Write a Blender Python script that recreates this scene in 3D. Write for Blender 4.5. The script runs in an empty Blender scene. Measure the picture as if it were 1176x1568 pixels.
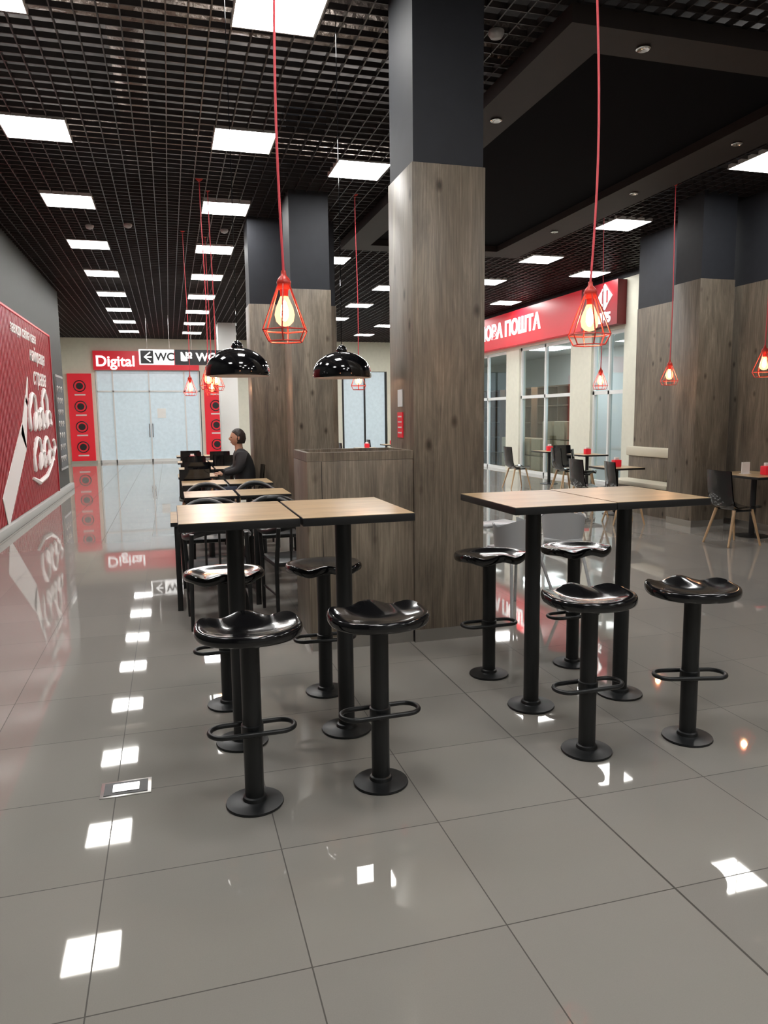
import bpy, bmesh, math, random
from mathutils import Vector, Matrix
random.seed(7)
sc=bpy.context.scene
# ------------------------------------------------------------ materials
MATS={}
def newmat(name):
    m=bpy.data.materials.new(name); m.use_nodes=True
    nt=m.node_tree; b=nt.nodes['Principled BSDF']
    MATS[name]=m
    return m,nt,b
def plain(name,col,rough=.5,metal=0,spec=.5,emis=None,es=0,coat=0,noise=0,sample=True):
    m,nt,b=newmat(name)
    b.inputs['Base Color'].default_value=(*col,1)
    b.inputs['Roughness'].default_value=rough
    b.inputs['Metallic'].default_value=metal
    b.inputs['Specular IOR Level'].default_value=spec
    b.inputs['Coat Weight'].default_value=coat
    if emis:
        b.inputs['Emission Color'].default_value=(*emis,1); b.inputs['Emission Strength'].default_value=es
        if not sample:
            try: m.cycles.emission_sampling='NONE'
            except Exception: pass
    if noise:
        tc=nt.nodes.new('ShaderNodeTexCoord'); n=nt.nodes.new('ShaderNodeTexNoise'); n.inputs['Scale'].default_value=9
        n.inputs['Detail'].default_value=5
        r=nt.nodes.new('ShaderNodeValToRGB')
        r.color_ramp.elements[0].position=.3; r.color_ramp.elements[1].position=.7
        r.color_ramp.elements[0].color=(*[c*(1-noise) for c in col],1)
        r.color_ramp.elements[1].color=(*[min(1,c*(1+noise)) for c in col],1)
        nt.links.new(tc.outputs['Object'],n.inputs['Vector']); nt.links.new(n.outputs['Fac'],r.inputs['Fac'])
        nt.links.new(r.outputs['Color'],b.inputs['Base Color'])
    return m
def wood(name,dark,mid,light,grain_axis='Z',rough=.45,knots=True,scale=1.0):
    m,nt,b=newmat(name); N=nt.nodes; L=nt.links
    tc=N.new('ShaderNodeTexCoord')
    def mapping(s):
        mp=N.new('ShaderNodeMapping'); mp.inputs['Scale'].default_value=s; L.new(tc.outputs['Object'],mp.inputs['Vector']); return mp
    ax={'X':0,'Y':1,'Z':2}[grain_axis]
    def sv(a,l):
        v=[a*scale]*3; v[ax]=l*scale; return v
    m1=mapping(sv(6,1.0)); n1=N.new('ShaderNodeTexNoise'); n1.inputs['Scale'].default_value=1; n1.inputs['Detail'].default_value=9; n1.inputs['Roughness'].default_value=.68; n1.inputs['Distortion'].default_value=.7
    L.new(m1.outputs[0],n1.inputs['Vector'])
    m2=mapping(sv(95,3.2)); n2=N.new('ShaderNodeTexNoise'); n2.inputs['Scale'].default_value=1; n2.inputs['Detail'].default_value=4
    L.new(m2.outputs[0],n2.inputs['Vector'])
    mx=N.new('ShaderNodeMath'); mx.operation='MULTIPLY_ADD'; mx.inputs[1].default_value=.38
    L.new(n2.outputs['Fac'],mx.inputs[0]); 
    ms=N.new('ShaderNodeMath'); ms.operation='MULTIPLY'; ms.inputs[1].default_value=.66
    L.new(n1.outputs['Fac'],ms.inputs[0]); L.new(ms.outputs[0],mx.inputs[2])
    r=N.new('ShaderNodeValToRGB'); e=r.color_ramp.elements
    e[0].position=.36; e[0].color=(*dark,1); e[1].position=.68; e[1].color=(*light,1)
    k=e.new(.52); k.color=(*mid,1)
    L.new(mx.outputs[0],r.inputs['Fac'])
    out=r.outputs['Color']
    if knots:
        m3=mapping(sv(4.6,2.6)); v=N.new('ShaderNodeTexVoronoi'); v.inputs['Scale'].default_value=1
        L.new(m3.outputs[0],v.inputs['Vector'])
        rk=N.new('ShaderNodeValToRGB'); ee=rk.color_ramp.elements
        ee[0].position=.04; ee[0].color=(.12,.10,.08,1); ee[1].position=.15; ee[1].color=(1,1,1,1)
        k2=ee.new(.09); k2.color=(.55,.51,.47,1)
        L.new(v.outputs['Distance'],rk.inputs['Fac'])
        mm=N.new('ShaderNodeMix'); mm.data_type='RGBA'; mm.blend_type='MULTIPLY'; mm.inputs[0].default_value=.85
        L.new(out,mm.inputs[6]); L.new(rk.outputs['Color'],mm.inputs[7]); out=mm.outputs[2]
    L.new(out,b.inputs['Base Color']); b.inputs['Roughness'].default_value=rough
    bp=N.new('ShaderNodeBump'); bp.inputs['Strength'].default_value=.12; bp.inputs['Distance'].default_value=.002
    L.new(n2.outputs['Fac'],bp.inputs['Height']); L.new(bp.outputs[0],b.inputs['Normal'])
    return m
wood('grey_oak',(.092,.074,.056),(.180,.148,.112),(.31,.262,.198),rough=.4)
wood('oak_top',(.28,.18,.095),(.46,.325,.18),(.62,.47,.29),'X',.28,False)
wood('leg_wood',(.45,.28,.14),(.55,.36,.2),(.65,.45,.27),'Z',.4,False)
wood('shelf_wood',(.16,.08,.04),(.25,.13,.07),(.3,.17,.1),'Z',.4,False)
plain('black_plastic',(.006,.006,.007),.14,coat=.3)
plain('black_powder',(.010,.011,.012),.38,noise=.1)
plain('black_edge',(.012,.012,.013),.4)
plain('upper_dark',(.021,.023,.029),.6,spec=.35,noise=.08)
plain('wall_dark',(.034,.037,.031),.6,noise=.06)
plain('soffit_black',(.0035,.0035,.005),.9,spec=.1)
plain('soffit_brown',(.032,.026,.025),.6,spec=.3,noise=.06)
plain('grid_metal',(.032,.027,.027),.36)
plain('steel',(.55,.54,.52),.28,1.0)
plain('chrome',(.7,.7,.7),.15,1.0)
plain('red_enamel',(.60,.045,.03),.35)
plain('red_cord',(.75,.08,.10),.5)
plain('dome_black',(.004,.004,.005),.08,coat=.6)
plain('dome_inner',(.8,.8,.78),.5)
plain('cream_wall',(.72,.71,.60),.6,noise=.03)
plain('white_paint',(.8,.8,.78),.5)
plain('sign_red',(.62,.012,.025),.35,emis=(.8,.02,.04),es=.25,sample=False)
plain('sign_red_dark',(.20,.006,.012),.35)
plain('white_letter',(.9,.9,.9),.4,emis=(1,1,1),es=.9,sample=False)
plain('red_slat',(.34,.009,.016),.35,noise=.1)
plain('white_graphic',(.75,.70,.68),.5)
plain('panel_frame',(.6,.6,.6),.4)
plain('panel_light',(1,1,1),.5,emis=(1,.99,.965),es=32)
plain('bulb_core',(1,.6,.3),.5,emis=(1,.62,.32),es=100,sample=False)
plain('frosted',(.55,.63,.68),.22,emis=(.6,.75,.82),es=.28,noise=.06,sample=False)
plain('frame_white',(.75,.76,.75),.4)
plain('cardboard',(.42,.27,.15),.7,noise=.1)
plain('bench_cream',(.66,.62,.5),.6)
plain('white_plastic',(.42,.43,.44),.3)
plain('skin',(.5,.28,.19),.5); plain('hair',(.02,.013,.01),.5); plain('jacket',(.016,.017,.02),.7); plain('jeans',(.03,.04,.07),.8); plain('shoe',(.02,.02,.02),.5)
plain('board_black',(.015,.015,.017),.35)
plain('paper',(.85,.85,.83),.6)
plain('room_grey',(.4,.4,.38),.7)
# bulb glass
m,nt,b=newmat('bulb_glass'); nt.nodes.remove(b)
t=nt.nodes.new('ShaderNodeBsdfTransparent'); e=nt.nodes.new('ShaderNodeEmission'); e.inputs[0].default_value=(1,.42,.18,1); e.inputs[1].default_value=5.0
mx=nt.nodes.new('ShaderNodeMixShader'); mx.inputs[0].default_value=.4
nt.links.new(t.outputs[0],mx.inputs[1]); nt.links.new(e.outputs[0],mx.inputs[2]); nt.links.new(mx.outputs[0],nt.nodes['Material Output'].inputs[0])
try: m.cycles.emission_sampling='NONE'
except Exception: pass
# window glass
m,nt,b=newmat('window_glass'); nt.nodes.remove(b)
t=nt.nodes.new('ShaderNodeBsdfTransparent'); t.inputs[0].default_value=(.80,.89,.92,1); g=nt.nodes.new('ShaderNodeBsdfGlossy'); g.inputs['Roughness'].default_value=.02
mx=nt.nodes.new('ShaderNodeMixShader'); mx.inputs[0].default_value=.12
nt.links.new(t.outputs[0],mx.inputs[1]); nt.links.new(g.outputs[0],mx.inputs[2]); nt.links.new(mx.outputs[0],nt.nodes['Material Output'].inputs[0])
# foil / plenum
m,nt,b=newmat('foil'); b.inputs['Metallic'].default_value=.9; b.inputs['Roughness'].default_value=.3; b.inputs['Base Color'].default_value=(.42,.36,.32,1)
n=nt.nodes.new('ShaderNodeTexNoise'); n.inputs['Scale'].default_value=14; n.inputs['Detail'].default_value=6
tc=nt.nodes.new('ShaderNodeTexCoord'); nt.links.new(tc.outputs['Object'],n.inputs['Vector'])
bp=nt.nodes.new('ShaderNodeBump'); bp.inputs['Strength'].default_value=1; bp.inputs['Distance'].default_value=.06
nt.links.new(n.outputs['Fac'],bp.inputs['Height']); nt.links.new(bp.outputs[0],b.inputs['Normal'])
plain('plenum',(.035,.030,.028),.8,noise=.5)
# floor
m,nt,b=newmat('floor_tile'); N=nt.nodes; L=nt.links
tc=N.new('ShaderNodeTexCoord'); sp=N.new('ShaderNodeSeparateXYZ'); L.new(tc.outputs['Object'],sp.inputs[0])
P=.622
def M(op,a=None,b_=None,c=None):
    n=N.new('ShaderNodeMath'); n.operation=op
    for i,v in enumerate((a,b_,c)):
        if v is None: continue
        if isinstance(v,(int,float)): n.inputs[i].default_value=v
        else: L.new(v,n.inputs[i])
    return n.outputs[0]
def edge(o,off):
    s=M('ADD',o,-off+P*100); d=M('DIVIDE',s,P); f=M('FRACT',d)
    a=M('SUBTRACT',f,.5); a=M('ABSOLUTE',a); a=M('SUBTRACT',.5,a); return M('MULTIPLY',a,P),M('FLOOR',d)
dx,ix=edge(sp.outputs[0],-.295); dy,iy=edge(sp.outputs[1],1.96)
dmin=M('MINIMUM',dx,dy)
g1=M('LESS_THAN',dmin,.0022)
jx=M('ABSOLUTE',M('ADD',sp.outputs[0],-(-.295+3*P))); g2=M('LESS_THAN',jx,.0040)
gro=M('MAXIMUM',g1,g2)
cb=N.new('ShaderNodeCombineXYZ'); L.new(ix,cb.inputs[0]); L.new(iy,cb.inputs[1])
wn=N.new('ShaderNodeTexWhiteNoise'); wn.noise_dimensions='2D'; L.new(cb.outputs[0],wn.inputs['Vector'])
ns=N.new('ShaderNodeTexNoise'); ns.inputs['Scale'].default_value=260; ns.inputs['Detail'].default_value=2; L.new(tc.outputs['Object'],ns.inputs['Vector'])
v=M('MULTIPLY_ADD',wn.outputs['Value'],.08,.92); v=M('MULTIPLY_ADD',ns.outputs['Fac'],.10,M('SUBTRACT',v,.05))
hs=N.new('ShaderNodeMix'); hs.data_type='RGBA'; hs.inputs[6].default_value=(0,0,0,1); hs.inputs[7].default_value=(.295,.277,.252,1); L.new(v,hs.inputs[0])
mg=N.new('ShaderNodeMix'); mg.data_type='RGBA'; L.new(gro,mg.inputs[0]); L.new(hs.outputs[2],mg.inputs[6]); mg.inputs[7].default_value=(.05,.045,.04,1)
L.new(mg.outputs[2],b.inputs['Base Color'])
n3=N.new('ShaderNodeTexNoise'); n3.inputs['Scale'].default_value=2.5; L.new(tc.outputs['Object'],n3.inputs['Vector'])
rr=M('MULTIPLY_ADD',n3.outputs['Fac'],.04,.01); rr=M('MAXIMUM',rr,M('MULTIPLY',gro,.6)); L.new(rr,b.inputs['Roughness'])
b.inputs['IOR'].default_value=1.58
b.inputs['Specular Tint'].default_value=(1,.98,.88,1)
bp=N.new('ShaderNodeBump'); bp.inputs['Strength'].default_value=.015; bp.inputs['Distance'].default_value=.01
n4=N.new('ShaderNodeTexNoise'); n4.inputs['Scale'].default_value=3.0; L.new(tc.outputs['Object'],n4.inputs['Vector'])
L.new(n4.outputs['Fac'],bp.inputs['Height']); L.new(bp.outputs[0],b.inputs['Normal'])

# ------------------------------------------------------------ mesh builder
class MB:
    def __init__(s): s.bm=bmesh.new(); s.mats=[]
    def mi(s,n):
        if n not in s.mats: s.mats.append(n)
        return s.mats.index(n)
    def _add(s,verts,faces,mat,smooth=False):
        k=s.mi(mat); vs=[s.bm.verts.new(v) for v in verts]; out=[]
        for f in faces:
            try: fc=s.bm.faces.new([vs[i] for i in f])
            except ValueError: continue
            fc.material_index=k; fc.smooth=smooth; out.append(fc)
        return vs
    def box(s,x0,x1,y0,y1,z0,z1,mat,bev=0,rot=None,piv=None):
        if bev:
            t=bmesh.new(); bmesh.ops.create_cube(t,size=1)
            for v in t.verts: v.co=Vector(((x0+x1)/2+v.co.x*(x1-x0),(y0+y1)/2+v.co.y*(y1-y0),(z0+z1)/2+v.co.z*(z1-z0)))
            bmesh.ops.bevel(t,geom=t.edges[:],offset=bev,segments=2,affect='EDGES',profile=.5)
            t.verts.ensure_lookup_table(); t.verts.index_update()
            V=[v.co.copy() for v in t.verts]; Fc=[[v.index for v in f.verts] for f in t.faces]; t.free()
        else:
            V=[Vector(p) for p in ((x0,y0,z0),(x1,y0,z0),(x1,y1,z0),(x0,y1,z0),(x0,y0,z1),(x1,y0,z1),(x1,y1,z1),(x0,y1,z1))]
            Fc=[(0,3,2,1),(4,5,6,7),(0,1,5,4),(1,2,6,5),(2,3,7,6),(3,0,4,7)]
        if rot is not None:
            p=Vector(piv) if piv else Vector(((x0+x1)/2,(y0+y1)/2,(z0+z1)/2)); V=[rot@(v-p)+p for v in V]
        s._add(V,Fc,mat,False)
    def lathe(s,prof,cx,cy,mat,seg=32,sx=1,sy=1):
        V=[];Fc=[];n=len(prof)
        for i in range(seg):
            a=2*math.pi*i/seg
            for r,z in prof: V.append((cx+r*math.cos(a)*sx,cy+r*math.sin(a)*sy,z))
        for i in range(seg):
            j=(i+1)%seg
            for k in range(n-1): Fc.append((i*n+k,j*n+k,j*n+k+1,i*n+k+1))
        vs=s._add(V,Fc,mat,True)
        bmesh.ops.remove_doubles(s.bm,verts=vs,dist=1e-6)
    def tube(s,pts,r,mat,seg=8,closed=False,caps=True):
        P_=[Vector(p) for p in pts]; n=len(P_); V=[];Fc=[]
        R=r if isinstance(r,(list,tuple)) else [r]*n
        prev=None
        for i,p in enumerate(P_):
            if closed: t=(P_[(i+1)%n]-P_[i-1])
            else: t=P_[min(i+1,n-1)]-P_[max(i-1,0)]
            t.normalize()
            if prev is None:
                a=Vector((0,0,1)) if abs(t.z)<.9 else Vector((1,0,0)); u=t.cross(a).normalized()
            else: u=(prev-t*prev.dot(t)).normalized()
            prev=u; w=t.cross(u)
            for k in range(seg):
                an=2*math.pi*k/seg; V.append(p+(u*math.cos(an)+w*math.sin(an))*R[i])
        m_=n if closed else n-1
        for i in range(m_):
            j=(i+1)%n
            for k in range(seg):
                l=(k+1)%seg; Fc.append((i*seg+k,i*seg+l,j*seg+l,j*seg+k))
        if caps and not closed:
            Fc.append(tuple(range(seg))[::-1]); Fc.append(tuple((n-1)*seg+k for k in range(seg)))
        s._add(V,Fc,mat,True)
    def grid(s,fn,nu,nv,mat,closed_u=False):
        V=[fn(i/nu,j/nv) for i in range(nu+(0 if closed_u else 1)) for j in range(nv+1)]
        Fc=[]; w=nv+1; cnt=nu+(0 if closed_u else 1)
        for i in range(nu):
            i2=(i+1)%cnt
            for j in range(nv): Fc.append((i*w+j,i2*w+j,i2*w+j+1,i*w+j+1))
        s._add(V,Fc,mat,True)
    def mesh(s,name,recalc=True):
        if recalc: bmesh.ops.recalc_face_normals(s.bm,faces=s.bm.faces[:])
        me=bpy.data.meshes.new(name); s.bm.to_mesh(me); s.bm.free()
        for n in s.mats: me.materials.append(MATS[n])
        try: me.set_sharp_from_angle(angle=math.radians(38))
        except Exception: pass
        return me
    def obj(s,name,loc=(0,0,0),rz=0,recalc=True):
        return place(s.mesh(name,recalc),name,loc,rz)
def place(me,name,loc=(0,0,0),rz=0):
    o=bpy.data.objects.new(name,me); sc.collection.objects.link(o); o.location=loc; o.rotation_euler=(0,0,rz); return o
def text(body,mat,size,loc,face,name,par=None,ext=.01,align='CENTER',bold=0,shear=0):
    cu=bpy.data.curves.new(name,'FONT'); cu.body=body; cu.size=size; cu.extrude=ext; cu.align_x=align; cu.align_y='CENTER'; cu.offset=bold; cu.shear=shear
    t=bpy.data.objects.new(name,cu); sc.collection.objects.link(t)
    R={'-Y':((1,0,0),(0,0,1),(0,-1,0)),'-X':((0,-1,0),(0,0,1),(-1,0,0)),'+X':((0,1,0),(0,0,1),(1,0,0))}[face]
    t.matrix_world=Matrix.Translation(loc)@Matrix((R[0],R[1],R[2])).transposed().to_4x4()
    bpy.context.view_layer.update()
    dg=bpy.context.evaluated_depsgraph_get(); me=bpy.data.meshes.new_from_object(t.evaluated_get(dg)); mw=t.matrix_world.copy()
    bpy.data.objects.remove(t); me.transform(mw); me.materials.clear(); me.materials.append(MATS[mat])
    o=bpy.data.objects.new(name,me); sc.collection.objects.link(o)
    if par: o.parent=par
    return o

H=4.45
XR=7.6; XS=9.2; XL=-2.3; YE=28.7
# ------------------------------------------------------------ shell
def simple(name,*boxes,bev=0):
    b=MB()
    for bx in boxes: b.box(*bx[:6],bx[6],bev)
    return b.obj(name)
simple('floor',(-4.2,13,-4.2,32,-.1,0,'floor_tile'))
simple('ceiling',(-4.2,13,-4.2,32,5.5,5.6,'plenum'))
simple('wall_left',(XL-.2,XL,-4.2,18.6,0,5.5,'wall_dark'))
simple('wall_left_recess',(-4.2,-4.0,18.6,YE,0,5.5,'cream_wall'))
simple('wall_left_return',(-4.2,XL-.2,18.4,18.6,0,5.5,'cream_wall'))
simple('wall_back',(-4.2,13,-4.2,-4.0,0,5.5,'room_grey'))
simple('wall_right',(XR,XR+.3,-4.0,11.0,0,3.3,'grey_oak'),(XR+.01,XR+.3,-4.0,11.0,3.3,5.5,'upper_dark'))
simple('trim_left',(XL,XL+.1,-4.0,18.6,0,.13,'room_grey'),bev=.01)
simple('baseboard_right',(XR-.012,XR,-4.0,11.0,0,.09,'steel'))
# lattice ceiling
b=MB(); C=.156; z0=H; z1=H+.045
x=-4.1
while x<12.9: b.box(x-.005,x+.005,-4,YE,z0,z1,'grid_metal'); x+=C
y=-4
while y<YE: b.box(-4.1,12.9,y-.005,y+.005,z0,z1-.002,'grid_metal'); y+=C
b.obj('ceiling_lattice')
# ducts over lattice
b=MB()
for (yy,zz,r) in ((6.6,4.95,.2),(9.4,4.9,.17),(12.2,4.95,.2),(15.5,4.9,.18),(20,4.9,.2)):
    b.tube([(-4,yy,zz),(0,yy+.05,zz-.03),(4,yy,zz),(9,yy,zz)],r,'foil',14)
b.tube([(-.2,-3,4.9),(-.2,28,4.9)],.16,'foil',14); b.tube([(3.0,-3,4.95),(3,5,4.95)],.15,'foil',14); b.tube([(4.3,-3,4.9),(4.3,5,4.9)],.2,'foil',14)
b.obj('ceiling_duct')
# ceiling light panels
def panel_mesh():
    b=MB(); s=.30
    b.box(-s,s,-s,s,-.012,.03,'panel_light')
    for q in ((-s-.012,-s,-s-.012,s+.012),(s,s+.012,-s-.012,s+.012),(-s,s,-s-.012,-s),(-s,s,s,s+.012)): b.box(*q,-.014,.035,'panel_frame')
    return b.mesh('ceiling_panel_light')
pm=panel_mesh()
pos=[]
for k in range(-3,8):
    if k>-3: pos.append((-1.13,8.35+2.56*k))
    pos.append((.88,8.2+2.6*k))
pos+= [(2.27,8.8),(2.3,-1.5),(2.3,1.2),(5.2,-1.5),(5.2,2.2)]
for yy in (-.5,7.4,10.3,12.9,15.3,18,20.6,23.3,26): pos.append((6.8,yy))
for yy in (13.8,16.5,19.2,21.9,24.6): pos+= [(3.0,yy),(4.9,yy)]
for yy in (14,18,22,26): pos.append((8.5,yy))
for p in pos: place(pm,'ceiling_panel_light',(p[0],p[1],H-.0))
# black soffit
SX0,SX1,SX2,SX3=2.84,3.24,5.45,6.0; SY0,SY1,SY2,SY3=4.98,5.34,11.9,12.3
b=MB()
b.box(SX1,SX2,SY1,SY2,H-.045,H-.02,'soffit_black')
for q in ((SX0,SX1,SY0,SY3),(SX2,SX3,SY0,SY3),(SX1,SX2,SY0,SY1),(SX1,SX2,SY2,SY3)): b.box(*q,H-.14,H-.01,'soffit_brown')
b.obj('ceiling_soffit')
b=MB()
b.lathe([(.035,0),(.05,-.004),(.055,-.012),(.045,-.018),(.03,-.012),(.0,-.004)],0,0,'chrome',24)
dm=b.mesh('recessed_downlight')
for (xx,yy) in ((3.05,6.7),(3.55,5.17),(5.7,6.65),(5.7,8.4),(5.7,10.4),(3.05,9.4),(4.9,5.17)): place(dm,'recessed_downlight',(xx,yy,H-.14))
b=MB(); b.lathe([(0,0),(.06,0),(.06,-.02),(.045,-.045),(.02,-.055),(0,-.055)],0,0,'white_plastic',24)
sm=b.mesh('smoke_detector')
for (xx,yy) in ((2.5,5.5),(-1.0,12.2),(-.45,12.0),(.95,12.0),(5.6,13.2)): place(sm,'smoke_detector',(xx,yy,H))
# ------------------------------------------------------------ columns
def column(x0,x1,y0,y1,zw=3.24,name='wood_clad_column'):
    b=MB()
    b.box(x0,x1,y0,y1,.09,zw,'grey_oak',.004)
    b.box(x0+.004,x1-.004,y0+.004,y1-.004,0,.09,'steel')
    b.box(x0+.012,x1-.012,y0+.012,y1-.012,zw,5.5,'upper_dark')
    return b.obj(name)
column(1.6,2.12,4.82,5.37)
column(1.58,2.12,9.8,10.35)
column(1.2,2.5,11.2,11.7)
column(6.9,7.45,8.6,9.15,3.36)
b=MB(); b.box(1.55,2.1,23.6,24.15,0,5.5,'white_paint',.005); b.box(1.54,2.11,23.59,24.16,0,.1,'steel'); b.obj('white_column')
# partition counter beside the column
b=MB()
b.box(.86,1.598,4.83,5.37,.09,1.30,'grey_oak',.003)
b.box(.875,1.598,4.85,5.35,0,.09,'steel')
for q in ((.86,1.598,4.83,4.86),(.86,1.598,5.34,5.37),(.86,.89,4.86,5.34),(1.57,1.598,4.86,5.34)): b.box(*q,1.302,1.36,'grey_oak')
b.box(.955,.958,4.826,4.832,.09,1.3,'black_edge')
b.obj('wood_partition_cabinet')
# stickers on column
b=MB(); b.box(1.592,1.599,5.06,5.16,1.66,1.78,'paper'); b.box(1.592,1.599,5.05,5.17,1.44,1.62,'sign_red')
for k in range(4): b.box(1.59,1.5925,5.07,5.15,1.47+k*.038,1.48+k*.038,'paper')
b.obj('column_notice')
# floor box
b=MB(); b.box(-.36,-.15,3.17,3.31,0,.004,'steel',.001); b.box(-.345,-.165,3.185,3.295,.004,.006,'black_edge'); b.box(-.31,-.20,3.205,3.275,.006,.008,'chrome'); b.obj('floor_socket_box')
# ------------------------------------------------------------ bar stool
def stool_mesh():
    b=MB()
    b.lathe([(0,0),(.117,0),(.12,.004),(.118,.011),(.06,.016),(.05,.02),(.047,.034),(.0395,.038),(.0395,.70),(.05,.705),(.09,.715),(.09,.725),(0,.725)],0,0,'black_powder',40)
    # foot ring: stadium loop through the pole
    pts=[]
    L_,r=.112,.062
    for i in range(13):
        a=-math.pi/2+math.pi*i/12; pts.append((L_+r*math.cos(a),r*math.sin(a),.325))
    for i in range(13):
        a=math.pi/2+math.pi*i/12; pts.append((-L_+r*math.cos(a),r*math.sin(a),.325))
    b.tube(pts,.0105,'black_powder',10,closed=True)
    b.lathe([(.0385,.300),(.046,.304),(.046,.346),(.0385,.350)],0,0,'black_powder',32)
    # seat
    a_,b_=.207,.18
    def outline(t):
        c,s_=math.cos(t),math.sin(t)
        e=2.1 if s_<0 else 2.7
        k=(abs(c)**e+abs(s_)**e)**(-1/e)
        X=c*k*a_; Y=s_*k*b_
        if s_>0: Y-=.012*math.exp(-((abs(X)/a_-.5)/.25)**2)*s_
        return X,Y
    def sst(a,b2,x):
        t=max(0,min(1,(x-a)/(b2-a))); return t*t*(3-2*t)
    def top(X,Y,r):
        u=X/a_; v=Y/b_
        z=.758
        z+=.020*sst(.45,1.05,abs(u))*sst(-1.0,.8,v)
        z+=.010*sst(.5,1.0,math.hypot(u,v))*sst(.3,-.7,v)
        z+=.015*math.exp(-(u/.30)**2)*sst(-.1,1.0,v)
        z+=.010*sst(.1,1,v)
        z-=.010*math.exp(-((abs(u)-.5)/.26)**2)*sst(-.2,.9,v)
        z-=.010*math.exp(-((u/.65)**2+((v+.15)/.5)**2))
        return z
    nu,nr=64,14
    V=[];Fc=[]
    def ring(r,dz):
        for i in range(nu):
            X,Y=outline(2*math.pi*i/nu); q=min(r,1); V.append((X*r,Y*r,top(X*q,Y*q,r)+dz))
    for j in range(1,nr+1): ring(j/nr,0)
    for (r,dz) in ((1.025,-.003),(1.045,-.011),(1.052,-.022),(1.045,-.033),(1.025,-.041),(1.0,-.044),(.95,-.042),(.8,-.036),(.6,-.034),(.3,-.034)): ring(r,dz)
    n=len(V)//nu
    for k in range(n-1):
        for i in range(nu):
            j=(i+1)%nu; Fc.append((k*nu+i,k*nu+j,(k+1)*nu+j,(k+1)*nu+i))
    Fc.append(tuple(range(nu))); Fc.append(tuple((n-1)*nu+i for i in range(nu))[::-1])
    b._add(V,Fc,'black_plastic',True)
    return b.mesh('bar_stool')
st=stool_mesh()
for (x,y,r) in ((.27,2.95,0),(.82,2.96,.03),(.25,4.07,math.pi),(.81,4.10,math.pi-.05),(1.83,4.07,math.pi),(2.42,4.09,math.pi+.04),(1.84,2.96,.02),(2.39,2.94,-.25)):
    place(st,'bar_stool',(x,y,0),r)
# ------------------------------------------------------------ high bar table
def bartable_mesh(w,d,z):
    b=MB()
    b.lathe([(0,0),(.125,0),(.128,.004),(.126,.011),(.062,.016),(.054,.02),(.05,.034),(.041,.038),(.041,z-.06),(.06,z-.05),(0,z-.05)],0,0,'black_powder',40)
    b.box(-.16,.16,-.03,.03,z-.048,z-.038,'black_powder'); b.box(-.03,.03,-.2,.2,z-.048,z-.038,'black_powder')
    b.box(-w/2,w/2,-d/2,d/2,z-.038,z-.002,'black_edge',.003)
    b.box(-w/2+.002,w/2-.002,-d/2+.002,d/2-.002,z-.002,z,'oak_top')
    return b.mesh('bar_table')
bt=bartable_mesh(.52,.71,1.155)
for (x,y) in ((.275,3.56),(.805,3.55)): place(bt,'bar_table',(x,y,0))
bt2=bartable_mesh(.555,.70,1.155)
for (x,y) in ((1.845,3.54),(2.41,3.55)): place(bt2,'bar_table',(x,y,0))
# ------------------------------------------------------------ pendants
def cage_mesh(z,sway):
    b=MB()
    zt=z+.268
    n=6; R1=.112; R0=.026; RB=.084; zw=z+.052
    A=.25
    for i in range(n):
        a=2*math.pi*i/n+A; c,s_=math.cos(a),math.sin(a)
        b.tube([(R0*c,R0*s_,zt),(R1*c,R1*s_,zw),(RB*c,RB*s_,z)],.0036,'red_enamel',6)
    for (R,zz) in ((R0,zt),(R1,zw),(RB,z),):
        pts=[(R*math.cos(2*math.pi*i/n+A),R*math.sin(2*math.pi*i/n+A),zz) for i in range(n)]
        b.tube(pts,.0036,'red_enamel',6,closed=True)
    b.lathe([(0,zt-.03),(.024,zt-.03),(.032,zt-.008),(.034,zt+.004),(.026,zt+.02),(.013,zt+.035),(.011,zt+.055),(0,zt+.055)],0,0,'red_enamel',24)
    b.lathe([(0,zt-.065),(.018,zt-.065),(.02,zt-.03),(0,zt-.03)],0,0,'red_enamel',20)
    b.lathe([(.016,zt-.055),(.026,zt-.08),(.041,zt-.115),(.047,zt-.145),(.041,zt-.175),(.024,zt-.193),(0,zt-.199)],0,0,'bulb_glass',24)
    b.lathe([(0,zt-.075),(.010,zt-.09),(.018,zt-.12),(.019,zt-.15),(.009,zt-.17),(0,zt-.175)],0,0,'bulb_core',12)
    top=4.5
    pts=[]
    for i in range(15):
        t=i/14; pts.append((sway*math.sin(t*math.pi*1.6)*.5,sway*.3*math.sin(t*5)*t*(1-t),zt+.05+(top-zt-.05)*t))
    b.tube(pts,.006,'red_cord',8)
    b.lathe([(0,top),(.045,top),(.045,top-.02),(.012,top-.05),(0,top-.05)],pts[-1][0],pts[-1][1],'red_enamel',20)
    return b.mesh('cage_pendant_lamp',)
c1=cage_mesh(1.95,-.03); c2=cage_mesh(1.955,.06)
cages=[(c1,.545,3.55),(c2,2.15,3.53)]
c3=cage_mesh(1.95,.02)
cages+=[(c3,x,y) for x,y in ((.5,9.7),(.62,10.1),(.35,12.4),(.7,12.6),(2.5,9.9),(6.3,10.0),(6.35,8.45),(6.0,6.45))]
for i,(me,x,y) in enumerate(cages):
    po=place(me,'cage_pendant_lamp',(x,y,0))
    lo=bpy.data.lights.new('bulb_glow','POINT'); lo.energy=15 if i<2 else 9; lo.color=(1,.48,.25); lo.shadow_soft_size=.03
    o=bpy.data.objects.new('bulb_glow',lo); sc.collection.objects.link(o); o.parent=po; o.location=(0,0,2.09)
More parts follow.
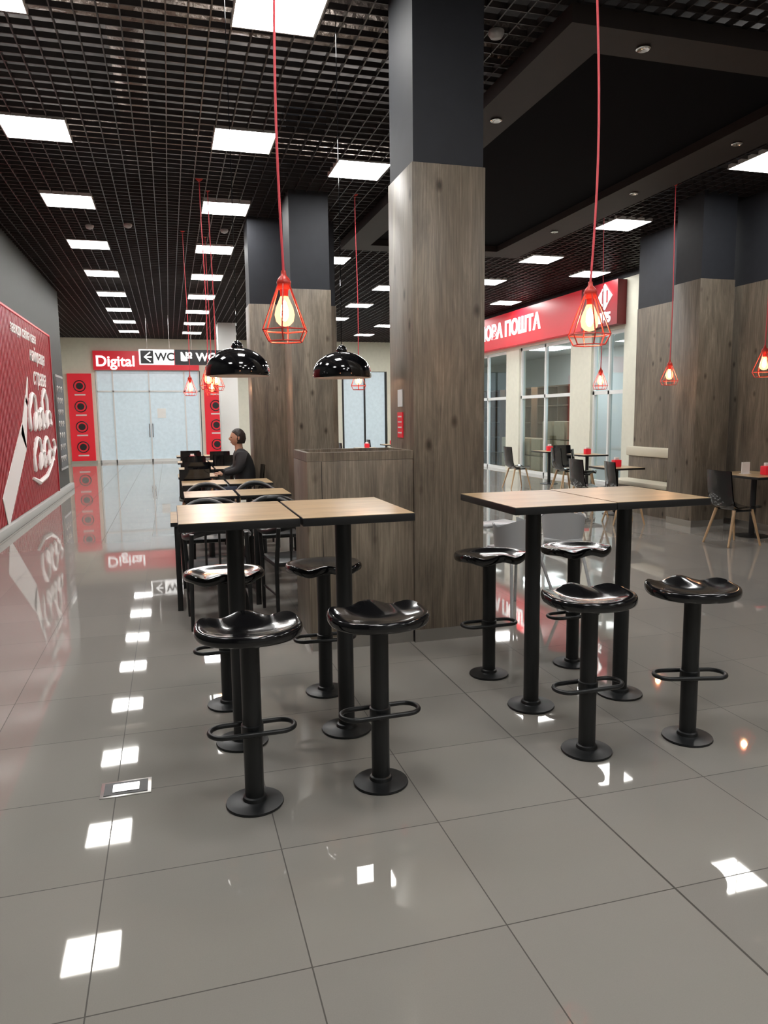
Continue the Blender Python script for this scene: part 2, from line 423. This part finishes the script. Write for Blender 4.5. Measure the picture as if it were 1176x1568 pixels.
def dome_mesh():
    b=MB(); z=1.89; R=.225
    pr=[(R*math.sin(t*math.pi/2/14),z+.03+.17*math.cos(t*math.pi/2/14)) for t in range(15)]
    pr+= [(R+.002,z+.01),(R-.002,z)]
    pr+= [((R-.008)*math.sin(t*math.pi/2/14),z+.025+.16*math.cos(t*math.pi/2/14)) for t in range(14,-1,-1)]
    b.lathe(pr[:17],0,0,'dome_black',48)
    b.lathe(pr[16:],0,0,'dome_inner',48)
    b.lathe([(0,z+.2),(.04,z+.195),(.042,z+.21),(.03,z+.235),(.008,z+.25),(0,z+.25)],0,0,'dome_black',24)
    b.tube([(0,0,z+.245),(.003,0,3.4),(0,0,4.5)],.003,'dome_black',6)
    b.lathe([(.0,z+.16),(.02,z+.14),(.03,z+.10),(.02,z+.07),(0,z+.065)],0,0,'bulb_glass',16)
    return b.mesh('dome_pendant_lamp',True)
dmm=dome_mesh()
for (x,y) in ((.49,5.45),(1.30,5.66)): place(dmm,'dome_pendant_lamp',(x,y,0))
# ------------------------------------------------------------ low tables and chairs
def lowtable_mesh(w,d,z=.75):
    b=MB()
    b.box(-w/2,w/2,-d/2,d/2,z-.032,z-.002,'black_edge',.003); b.box(-w/2+.002,w/2-.002,-d/2+.002,d/2-.002,z-.002,z,'oak_top')
    b.lathe([(0,0),(.2,0),(.2,.01),(.05,.02),(.035,.03),(.035,z-.04),(0,z-.04)],0,0,'black_powder',28)
    b.box(-.2,.2,-.02,.02,z-.045,z-.032,'black_powder')
    return b.mesh('dining_table')
def legtable_mesh(w,d,z=.75):
    b=MB()
    b.box(-w/2,w/2,-d/2,d/2,z-.035,z-.002,'black_edge',.003); b.box(-w/2+.002,w/2-.002,-d/2+.002,d/2-.002,z-.002,z,'oak_top')
    for sx in (-1,1):
        for sy in (-1,1):
            cx=sx*(w/2-.05); cy=sy*(d/2-.05); b.box(cx-.022,cx+.022,cy-.022,cy+.022,0,z-.035,'black_powder',.003)
        cx=sx*(w/2-.05); b.box(cx-.02,cx+.02,-d/2+.07,d/2-.07,.08,.12,'black_powder')
    return b.mesh('dining_table')
def armchair_mesh():
    b=MB()
    b.box(-.235,.235,-.23,.23,.425,.465,'black_powder',.015)
    for sx in (-1,1):
        b.tube([(sx*.23,.21,0),(sx*.235,.205,.43),(sx*.25,.20,.67)],[.014,.019,.016],'black_powder',10)
        b.tube([(sx*.22,-.24,0),(sx*.215,-.215,.43),(sx*.20,-.25,.74)],[.014,.019,.016],'black_powder',10)
    pts=[]
    for i in range(17):
        t=i/16; a=math.pi*t
        pts.append((-.255*math.cos(a),.22-.48*math.sin(a)**.7,.67+.10*math.sin(a)**2))
    b.tube(pts,[.018+.014*math.sin(math.pi*i/16) for i in range(17)],'black_powder',10)
    for sx in (-.1,0,.1): b.tube([(sx,-.225,.45),(sx,-.255,.75)],.009,'black_powder',8)
    for sx in (-1,1): b.tube([(sx*.228,.2,.2),(sx*.218,-.22,.2)],.009,'black_powder',8)
    return b.mesh('armchair')
def shellchair_mesh():
    b=MB()
    prof=[(.22,.445),(.16,.458),(.0,.445),(-.12,.44),(-.18,.47),(-.215,.56),(-.235,.70),(-.25,.84),(-.255,.90)]
    def f(u,v):
        k=v*(len(prof)-1); i=min(int(k),len(prof)-2); t=k-i
        y=prof[i][0]*(1-t)+prof[i+1][0]*t; z=prof[i][1]*(1-t)+prof[i+1][1]*t
        x=(u-.5)*2
        hw=.215-.025*max(0,v-.4)
        cu=.03*x*x
        return Vector((x*hw,y+cu*(1 if v>.5 else 0)*1.0,z+cu*(1 if v<=.5 else .0)))
    def shell(off):
        return lambda u,v: f(u,v)+Vector((0,-off if v>.45 else 0,-off if v<=.45 else 0))
    b.grid(shell(0),10,16,'black_plastic'); b.grid(shell(.014),10,16,'black_plastic')
    for sx in (-1,1):
        b.tube([(sx*.215,.22,0),(sx*.15,.13,.435)],[.012,.019],'leg_wood',10)
        b.tube([(sx*.215,-.24,0),(sx*.15,-.12,.43)],[.012,.019],'leg_wood',10)
        b.tube([(sx*.15,.13,.42),(sx*.15,-.12,.42)],.012,'black_powder',8)
    b.tube([(-.15,.0,.42),(.15,.0,.42)],.012,'black_powder',8)
    return b.mesh('dining_chair')
lt=lowtable_mesh(.56,.7); lg=legtable_mesh(.62,.75); ac=armchair_mesh(); shc=shellchair_mesh()
pi=math.pi
for y in (6.6,):
    place(lg,'dining_table',(.28,y,0)); place(lg,'dining_table',(.93,y,0))
for y in (8.5,10.0,12.9,14.9,17.2):
    place(lt,'dining_table',(.40,y,0)); place(lt,'dining_table',(.99,y,0))
place(lt,'dining_table',(.37,11.35,0))
for (x,y,r) in ((.32,5.85,0),(.95,5.95,.1),(.3,7.3,pi),(.95,7.35,pi),(.4,7.85,0),(1.0,7.85,0),(.4,9.2,pi),(1.0,9.2,pi)):
    place(ac,'armchair',(x,y,0),r)
for (x,y,r) in ((.3,10.66,0),(.4,12.3,0),(.4,13.5,pi),(.4,14.3,0),(.4,15.5,pi),(.98,15.5,pi),(.4,16.6,0),(0.95,14.3,0)):
    place(shc,'dining_chair',(x,y,0),r)
# right area
lr=lowtable_mesh(.7,.9,.8)
place(lr,'dining_table',(7.15,7.75,0)); place(lt,'dining_table',(6.75,10.2,0)); place(lt,'dining_table',(8.3,13.6,0)); place(lt,'dining_table',(8.3,15.2,0)); place(lt,'dining_table',(5.0,19,0)); place(lt,'dining_table',(6.3,21,0))
for (x,y,r) in ((6.5,7.35,-pi/2),(6.2,10.1,-pi/2),(6.3,9.3,-pi/2-.2),(7.75,13.5,-pi/2),(7.7,12.7,-.6-pi/2),(8.3,14.4,pi),(7.2,14.6,-pi/2),(4.5,19,-pi/2),(5.5,19,pi/2),(5.8,21,-pi/2),(6.8,21,pi/2)):
    place(shc,'dining_chair',(x,y,0),r)
b=MB(); b.box(7.1,7.59,9.4,10.98,0,.43,'grey_oak'); b.box(7.08,7.5,9.4,10.98,.43,.5,'bench_cream',.02); b.box(7.5,7.59,9.4,10.98,.43,.88,'grey_oak',.005); b.box(7.44,7.59,9.4,10.98,.88,1.03,'bench_cream',.02); b.obj('upholstered_bench')
b=MB(); b.box(7.0,7.12,7.8,7.815,.80,.95,'paper',0); b.box(7.0,7.12,7.77,7.85,.8,.806,'paper'); b.obj('menu_card')
def napkin_mesh():
    b=MB(); b.box(-.06,.06,-.05,.05,0,.11,'sign_red',.008); b.box(-.035,.035,-.02,.02,.11,.15,'paper',.003); return b.mesh('napkin_holder')
nm=napkin_mesh()
for p_ in ((7.2,7.6,.801),(6.75,10.2,.751),(8.3,13.6,.751),(8.3,15.2,.751),(5.0,19,.751),(.4,14.9,.751),(6.3,21,.751)): place(nm,'napkin_holder',p_)
# high chairs
def highchair_mesh():
    b=MB()
    for sx in (-1,1):
        b.tube([(sx*.26,.26,0),(sx*.14,.12,.52)],.013,'white_plastic',10); b.tube([(sx*.26,-.26,0),(sx*.14,-.12,.52)],.013,'white_plastic',10)
    b.box(-.16,.16,-.15,.15,.52,.55,'white_plastic',.012)
    def sh(u,v):
        a=math.pi*(u*1.5-.25)+math.pi
        R=.165+.02*v
        return Vector((R*math.cos(a),R*math.sin(a)*.9,.54+.24*v*(.7+.3*abs(math.sin(a)))))
    b.grid(sh,24,5,'white_plastic')
    b.grid(lambda u,v: sh(u,v)+Vector((-(sh(u,v).x)*.06,-(sh(u,v).y)*.06,0)),24,5,'white_plastic')
    b.box(-.2,.2,.1,.34,.69,.71,'white_plastic',.008); 
    return b.mesh('high_chair')
hc=highchair_mesh()
place(hc,'high_chair',(2.62,5.35,0),.3); place(hc,'high_chair',(3.2,5.6,0),-.5)
# ------------------------------------------------------------ left red slatted wall
b=MB(); y=7.0
b.box(XL+.003,XL+.02,7.0,16.5,.14,3.25,'red_slat')
while y<16.45: b.box(XL+.02,XL+.045,y,y+.055,.14,3.25,'red_slat'); y+=.1
for q in ((6.95,7.0),(16.5,16.55)): b.box(XL+.003,XL+.06,*q,.13,3.28,'red_slat')
b.box(XL+.003,XL+.06,6.95,16.55,3.25,3.28,'sign_red')
rw=b.obj('red_slatted_panel')
# graphics: a large white script motif with smaller lines of lettering above
b=MB(); xg=XL+.05
def stroke(pts,r=.035):
    n=len(pts); b.tube([(xg,y_,z_) for y_,z_ in pts],[r*(.55+.45*abs(math.sin(i*1.1))) for i in range(n)],'white_graphic',6)
def script(y0,z0,loops,pitch,tilt,r,seed):
    rnd=random.Random(seed); pts=[]
    for k,(amp,wd) in enumerate(loops):
        for i in range(12):
            t=i/12; a=2*pi*t
            yy=y0+pitch*(k+t)-wd*math.sin(a); zz=z0+amp*(.5-.5*math.cos(a))
            pts.append((yy+.25*(zz-z0),zz+tilt*(yy-y0)))
    stroke(pts,r)
def blade(p0,p1,w0,w1):
    y0_,z0_=p0;y1_,z1_=p1; d=Vector((y1_-y0_,z1_-z0_)).normalized(); n_=Vector((-d.y,d.x))
    c=[(y0_+n_.x*w0,z0_+n_.y*w0),(y1_+n_.x*w1,z1_+n_.y*w1),(y1_-n_.x*w1,z1_-n_.y*w1),(y0_-n_.x*w0,z0_-n_.y*w0)]
    V=[(XL+.047,*q) for q in c]+[(XL+.056,*q) for q in c]
    b._add(V,[(0,1,2,3),(7,6,5,4),(0,1,5,4),(1,2,6,5),(2,3,7,6),(3,0,4,7)],'white_graphic')
blade((11.3,.3),(13.1,1.35),.26,.24); blade((13.0,1.25),(13.5,1.95),.22,.09); blade((13.45,1.85),(13.75,2.3),.08,.03)
script(13.7,1.42,((.62,.22),(.3,.18),(.34,.18),(.7,.2),(.3,.18)),.42,.02,.05,1)
script(13.9,.72,((.55,.24),(.28,.18),(.5,.22),(.26,.18)),.48,.03,.05,2)
stroke([(13.6,.62),(14.2,.5),(15.0,.55),(15.7,.72),(16.2,1.05),(16.1,1.2)],.05)
g_=b.obj('graphic_strokes'); g_.parent=rw
for i,(tx,yy,zz,s_) in enumerate((('завжди свіжа кава',13.7,3.02,.25),('найкраща',14.9,2.72,.33),('страва',15.0,2.34,.42))):
    text(tx,'white_graphic',s_,(XL+.05,yy,zz),'+X','lettering_%d'%i,rw,.004,bold=.003,shear=.35)
# framed chalk board
b=MB(); b.box(XL+.003,XL+.03,17.2,18.3,.5,2.55,'steel'); b.box(XL+.03,XL+.035,17.24,18.26,.55,2.5,'board_black')
for k in range(7):
    for j in range(3): b.tube([(XL+.038,17.35+.3*j+.08*math.cos(a*.9),.75+.25*k+.06*math.sin(a*.9)) for a in range(6)],.008,'white_graphic',5)
b.obj('framed_menu_board')
# ------------------------------------------------------------ end wall
simple('wall_end_header',(-4.2,13,YE,YE+.2,4.1,5.5,'cream_wall'),(-4.2,13,YE,YE+.2,3.32,4.1,'cream_wall'))
for nm_,x0,x1 in (('wall_end_left',-4.2,-2.48),('wall_end_middle',1.18,4.57),('wall_end_pier',6.22,6.57),('wall_end_right',8.42,13)): simple(nm_,(x0,x1,YE,YE+.2,0,3.32,'cream_wall'))
b=MB(); b.box(-2.45,1.15,YE+.1,YE+.12,.05,3.3,'frosted')
for x in (-2.45,-1.9,-.65,.6,1.12): b.box(x-.02,x+.03,YE+.05,YE+.13,0,3.3,'frame_white')
b.box(-2.45,1.15,YE+.05,YE+.13,2.55,2.6,'frame_white'); b.box(-2.45,1.15,YE+.05,YE+.13,0,.1,'frame_white')
b.box(-.72,-.69,YE+.0,YE+.04,.9,1.4,'chrome'); b.box(-.6,-.57,YE,YE+.04,.9,1.4,'chrome'); b.box(-.4,-.1,YE+.08,YE+.09,1.6,1.95,'paper')
b.obj('door_1')
b=MB(); b.box(4.6,6.2,YE+.1,YE+.12,0,3.3,'frosted')
for x in (4.62,5.4,6.17): b.box(x-.03,x+.03,YE+.04,YE+.13,0,3.3,'black_edge')
b.obj('window_1')
b=MB(); b.box(6.6,8.4,YE+.1,YE+.12,0,3.3,'frosted')
for x in (6.62,7.5,8.37): b.box(x-.03,x+.03,YE+.04,YE+.13,0,3.3,'black_edge')
b.obj('window_3')
b=MB(); b.box(-2.5,1.15,YE-.15,YE-.003,3.33,4.0,'sign_red'); ds=b.obj('shop_sign')
text('Digital','white_letter',.52,(-1.75,YE-.16,3.62),'-Y','letters',ds,.01,bold=.012)
b=MB(); b.box(-.72,.22,22.0,22.08,3.08,3.5,'white_letter'); b.box(.24,1.6,22.0,22.08,3.08,3.5,'board_black')
b.box(-.68,-.34,21.99,22.0,3.11,3.47,'board_black')
b.tube([(-.42,21.98,3.42),(-.58,21.98,3.29),(-.42,21.98,3.16)],.02,'white_letter',6); b.tube([(-.57,21.98,3.29),(-.38,21.98,3.29)],.02,'white_letter',6)
for x in (-.5,.1,.7,1.4): b.tube([(x,22.04,3.48),(x,22.04,H)],.006,'steel',6)
ws=b.obj('hanging_wayfinding_sign')
text('WC','board_black',.3,(-.03,21.985,3.29),'-Y','letters_1',ws,.005,bold=.008); text('№ WC','white_letter',.32,(.88,21.985,3.29),'-Y','letters_2',ws,.005,bold=.008)
for xx in (-3.4,1.3):
    b=MB(); b.box(xx,xx+.8,YE-.12,YE-.003,.1,3.2,'sign_red'); b.box(xx-.05,xx+.85,YE-.1,YE-.003,0,.1,'steel')
    for k in range(4):
        z=.6+.72*k
        pts=[(xx+.4+.19*math.cos(a*pi/12),YE-.125,z+.19*math.sin(a*pi/12)) for a in range(24)]
        b.tube(pts,.02,'board_black',6,closed=True); b.tube([(xx+.4,YE-.115,z),(xx+.4,YE-.13,z)],.12,'board_black',16)
        b.box(xx+.22,xx+.58,YE-.13,YE-.119,z-.33,z-.28,'white_graphic')
    b.obj('advertising_pillar')
# ------------------------------------------------------------ right storefront
b=MB()
b.box(XS,XS+.2,11.0,YE,4.35,5.5,'upper_dark')
for (y0,y1) in ((11.0,13.75),(15.0,15.9),(18.6,19.4),(22.2,23),(26,YE)): b.box(XS,XS+.2,y0,y1,0,3.35,'cream_wall')
b.box(XS,XS+.2,11,YE,3.35,4.35,'cream_wall')
b.obj('wall_right_shop')
b=MB()
for (y0,y1) in ((13.75,15.0),(15.9,18.6),(19.4,22.2),(23,26)):
    b.box(XS+.1,XS+.11,y0,y1,.1,3.35,'window_glass')
    for y in (y0+.03,(y0+y1)/2,y1-.03): b.box(XS+.06,XS+.14,y-.03,y+.03,0,3.35,'frame_white')
    for z in (.0,2.0,3.27): b.box(XS+.06,XS+.14,y0,y1,z,z+.08,'frame_white')
b.obj('window_2')
simple('wall_shop_interior',(12.6,12.8,11,YE,0,5.5,'white_paint'),(XS+.2,12.6,11,11.1,0,5.5,'white_paint'))
simple('ceiling_shop',(XS+.2,12.6,11.1,YE,3.5,3.55,'white_paint'))
b=MB()
for y0 in (18.2,20.4,22.6):
    b.box(10.95,10.98,y0,y0+1.8,0,2.4,'shelf_wood')
    for z in (.3,.8,1.3,1.8,2.35): b.box(10.5,10.95,y0,y0+1.8,z,z+.03,'shelf_wood')
    for y in (y0,y0+.6,y0+1.2,y0+1.8): b.box(10.5,10.95,y-.02,y+.02,0,2.35,'shelf_wood')
b.obj('parcel_shelf')
b=MB()
for i in range(17):
    y=15.95+.62*(i%7); z=.47*(i//7); b.box(9.45,9.95,y,y+.52,z,z+.45,'cardboard',.01)
b.obj('cardboard_box_stack')
b=MB(); b.box(-.5,.5,-.5,.5,-.02,0,'panel_light'); pm2=b.mesh('shop_ceiling_light')
for y in (14.5,20): place(pm2,'shop_ceiling_light',(10.8,y,3.49))
b=MB(); b.box(XS-.22,XS-.003,15.1,24,3.42,4.32,'sign_red'); b.box(XS-.22,XS-.003,13.7,15.1,3.42,4.32,'sign_red_dark')
ns=b.obj('shop_fascia_sign')
text('НОВА ПОШТА','white_letter',.54,(XS-.23,17.0,3.87),'-X','letters',ns,.01,align='RIGHT',bold=.018)
text('№5','white_letter',.28,(XS-.23,14.15,3.58),'-X','letters_number',ns,.01,bold=.01)
b=MB()
cy,cz=14.15,4.02
for a in range(4):
    ca,sa=math.cos(a*pi/2),math.sin(a*pi/2)
    tri=[(-.13,.13),(.13,.13),(0,.27)]
    V=[]
    for xx in (XS-.222,XS-.24):
        for (p,q_) in tri: V.append((xx,cy+p*ca-q_*sa,cz+p*sa+q_*ca))
    b._add(V,[(0,1,2),(5,4,3),(0,1,4,3),(1,2,5,4),(2,0,3,5)],'white_letter')
b.box(XS-.24,XS-.222,cy-.035,cy+.035,cz-.2,cz+.2,'white_letter')
lg_=b.obj('sign_logo'); lg_.parent=ns
# ------------------------------------------------------------ seated person
def skinned(verts,edges,radii,mat,name,par,sub=2):
    me=bpy.data.meshes.new(name); me.from_pydata(verts,edges,[]); o=bpy.data.objects.new(name,me); sc.collection.objects.link(o)
    me.materials.append(MATS[mat])
    md=o.modifiers.new('skin','SKIN'); 
    for i,r in enumerate(radii):
        sv_=me.skin_vertices[0].data[i]; sv_.radius=(r,r) if not isinstance(r,tuple) else r; sv_.use_root=(i==0)
    md.use_smooth_shade=True
    s=o.modifiers.new('sub','SUBSURF'); s.levels=sub; s.render_levels=sub
    o.parent=par; return o
P0=bpy.data.objects.new('seated_person',None); sc.collection.objects.link(P0)
body=[(0,0,.55),(.02,0,.72),(0,0,.92),(-.04,0,1.06),(-.06,0,1.16),
 (-.04,.17,1.05),(-.1,.22,.84),(-.3,.14,.80),
 (-.04,-.17,1.05),(-.1,-.22,.84),(-.3,-.14,.80)]
be=[(0,1),(1,2),(2,3),(3,4),(3,5),(5,6),(6,7),(3,8),(8,9),(9,10)]
skinned(body,be,[.17,.165,.17,.13,.075,.09,.07,.045,.09,.07,.045],'jacket','jacket_torso',P0)
legs=[(0,0,.54),(-.05,.1,.54),(-.42,.11,.53),(-.40,.11,.1),(-.05,-.1,.54),(-.42,-.11,.53),(-.38,-.11,.1)]
skinned(legs,[(0,1),(1,2),(2,3),(0,4),(4,5),(5,6)],[.12,.10,.072,.05,.10,.072,.05],'jeans','trousers',P0)
for sy,xx in ((.11,-.4),(-.11,-.38)): skinned([(xx+.03,sy,.05),(xx-.1,sy,.04),(xx-.18,sy,.035)],[(0,1),(1,2)],[.05,.045,.035],'shoe','shoe',P0)
# head: one shaped surface with brow, nose, chin and neck; face looks to -X
def head_pt(u,v):
    th=2*pi*u; ph=pi*v
    nx,ny,nz=math.sin(ph)*math.cos(th),math.sin(ph)*math.sin(th),math.cos(ph)
    rx=.098; ry=.077*(1-.18*max(0,-nz)); rz=.122
    x=nx*rx; y=ny*ry; z=nz*rz
    front=max(0,-nx)
    x-=.026*math.exp(-(y/.016)**2-((z+.012)/.022)**2)*(1 if nx<0 else 0)
    x-=.012*math.exp(-(y/.03)**2-((z+.088)/.02)**2)*front
    x+=.008*math.exp(-((abs(y)-.032)/.016)**2-((z-.012)/.014)**2)*front
    return Vector((-.085+x,y,1.30+z))
b=MB(); b.grid(head_pt,40,30,'skin',True)
b.tube([(-.055,0,1.10),(-.065,0,1.17),(-.07,0,1.24)],[.062,.056,.056],'skin',16)
for sy in (-1,1):
    b.tube([(-.08,sy*.076,1.318),(-.068,sy*.086,1.315),(-.068,sy*.086,1.285),(-.08,sy*.078,1.275)],[.008,.013,.012,.006],'skin',8)
    b.lathe([(0,1.304),(.008,1.308),(.01,1.312),(.008,1.316),(0,1.32)],-.168,sy*.032,'hair',10)
b.tube([(-.176,-.022,1.237),(-.180,0,1.237),(-.176,.022,1.237)],.005,'red_slat',6)
hd=b.obj('head'); hd.parent=P0
b=MB()
def hair_pt(u,v):
    th=2*pi*u; ph=pi*v*.72
    nx,ny,nz=math.sin(ph)*math.cos(th),math.sin(ph)*math.sin(th),math.cos(ph)
    x=nx*.112; y=ny*.09; z=nz*.135
    if nx<0:
        k=max(0,min(1,(z-.02)/.06)); x*=.35+.65*k
    w=.004*math.sin(40*th)*math.sin(12*ph)
    return Vector((-.07+x+w,y+w,1.305+z))
b.grid(hair_pt,48,20,'hair',True)
hr=b.obj('hair'); hr.parent=P0
for sy in (-1,1):
    for f_ in range(4):
        y_=sy*.14+(f_-1.5)*.019
        skinned([(-.36,y_,.79),(-.40,y_,.79),(-.42-.004*f_,y_,.775)],[(0,1),(1,2)],[.010,.009,.008],'skin','finger',P0,1)
    skinned([(-.31,sy*.14,.79),(-.37,sy*.14,.79)],[(0,1)],[.03,.036],'skin','palm',P0)
    skinned([(-.33,sy*.11,.79),(-.36,sy*.09,.785)],[(0,1)],[.012,.010],'skin','thumb',P0,1)
P0.location=(1.02,10.95,0)
place(shc,'dining_chair',(1.06,10.95,0),pi/2)

# ------------------------------------------------------------ world + camera
w=bpy.data.worlds.new('world'); sc.world=w; w.use_nodes=True; w.node_tree.nodes['Background'].inputs[0].default_value=(.5,.55,.6,1); w.node_tree.nodes['Background'].inputs[1].default_value=.1
p,t_,r_=map(math.radians,(16.0,7.45,.7))
f=Vector((math.sin(p)*math.cos(t_),math.cos(p)*math.cos(t_),-math.sin(t_))); r0=Vector((math.cos(p),-math.sin(p),0)); u0=r0.cross(f)
R=r0*math.cos(r_)-u0*math.sin(r_); U=u0*math.cos(r_)+r0*math.sin(r_)
cd=bpy.data.cameras.new('camera'); cam=bpy.data.objects.new('camera',cd); sc.collection.objects.link(cam)
mw=Matrix((R,U,-f)).transposed().to_4x4(); mw.translation=(0,0,1.6); cam.matrix_world=mw
cd.sensor_fit='VERTICAL'; cd.sensor_height=36; cd.lens=26; cd.clip_start=.05
sc.camera=cam
sc.view_settings.view_transform='Standard'
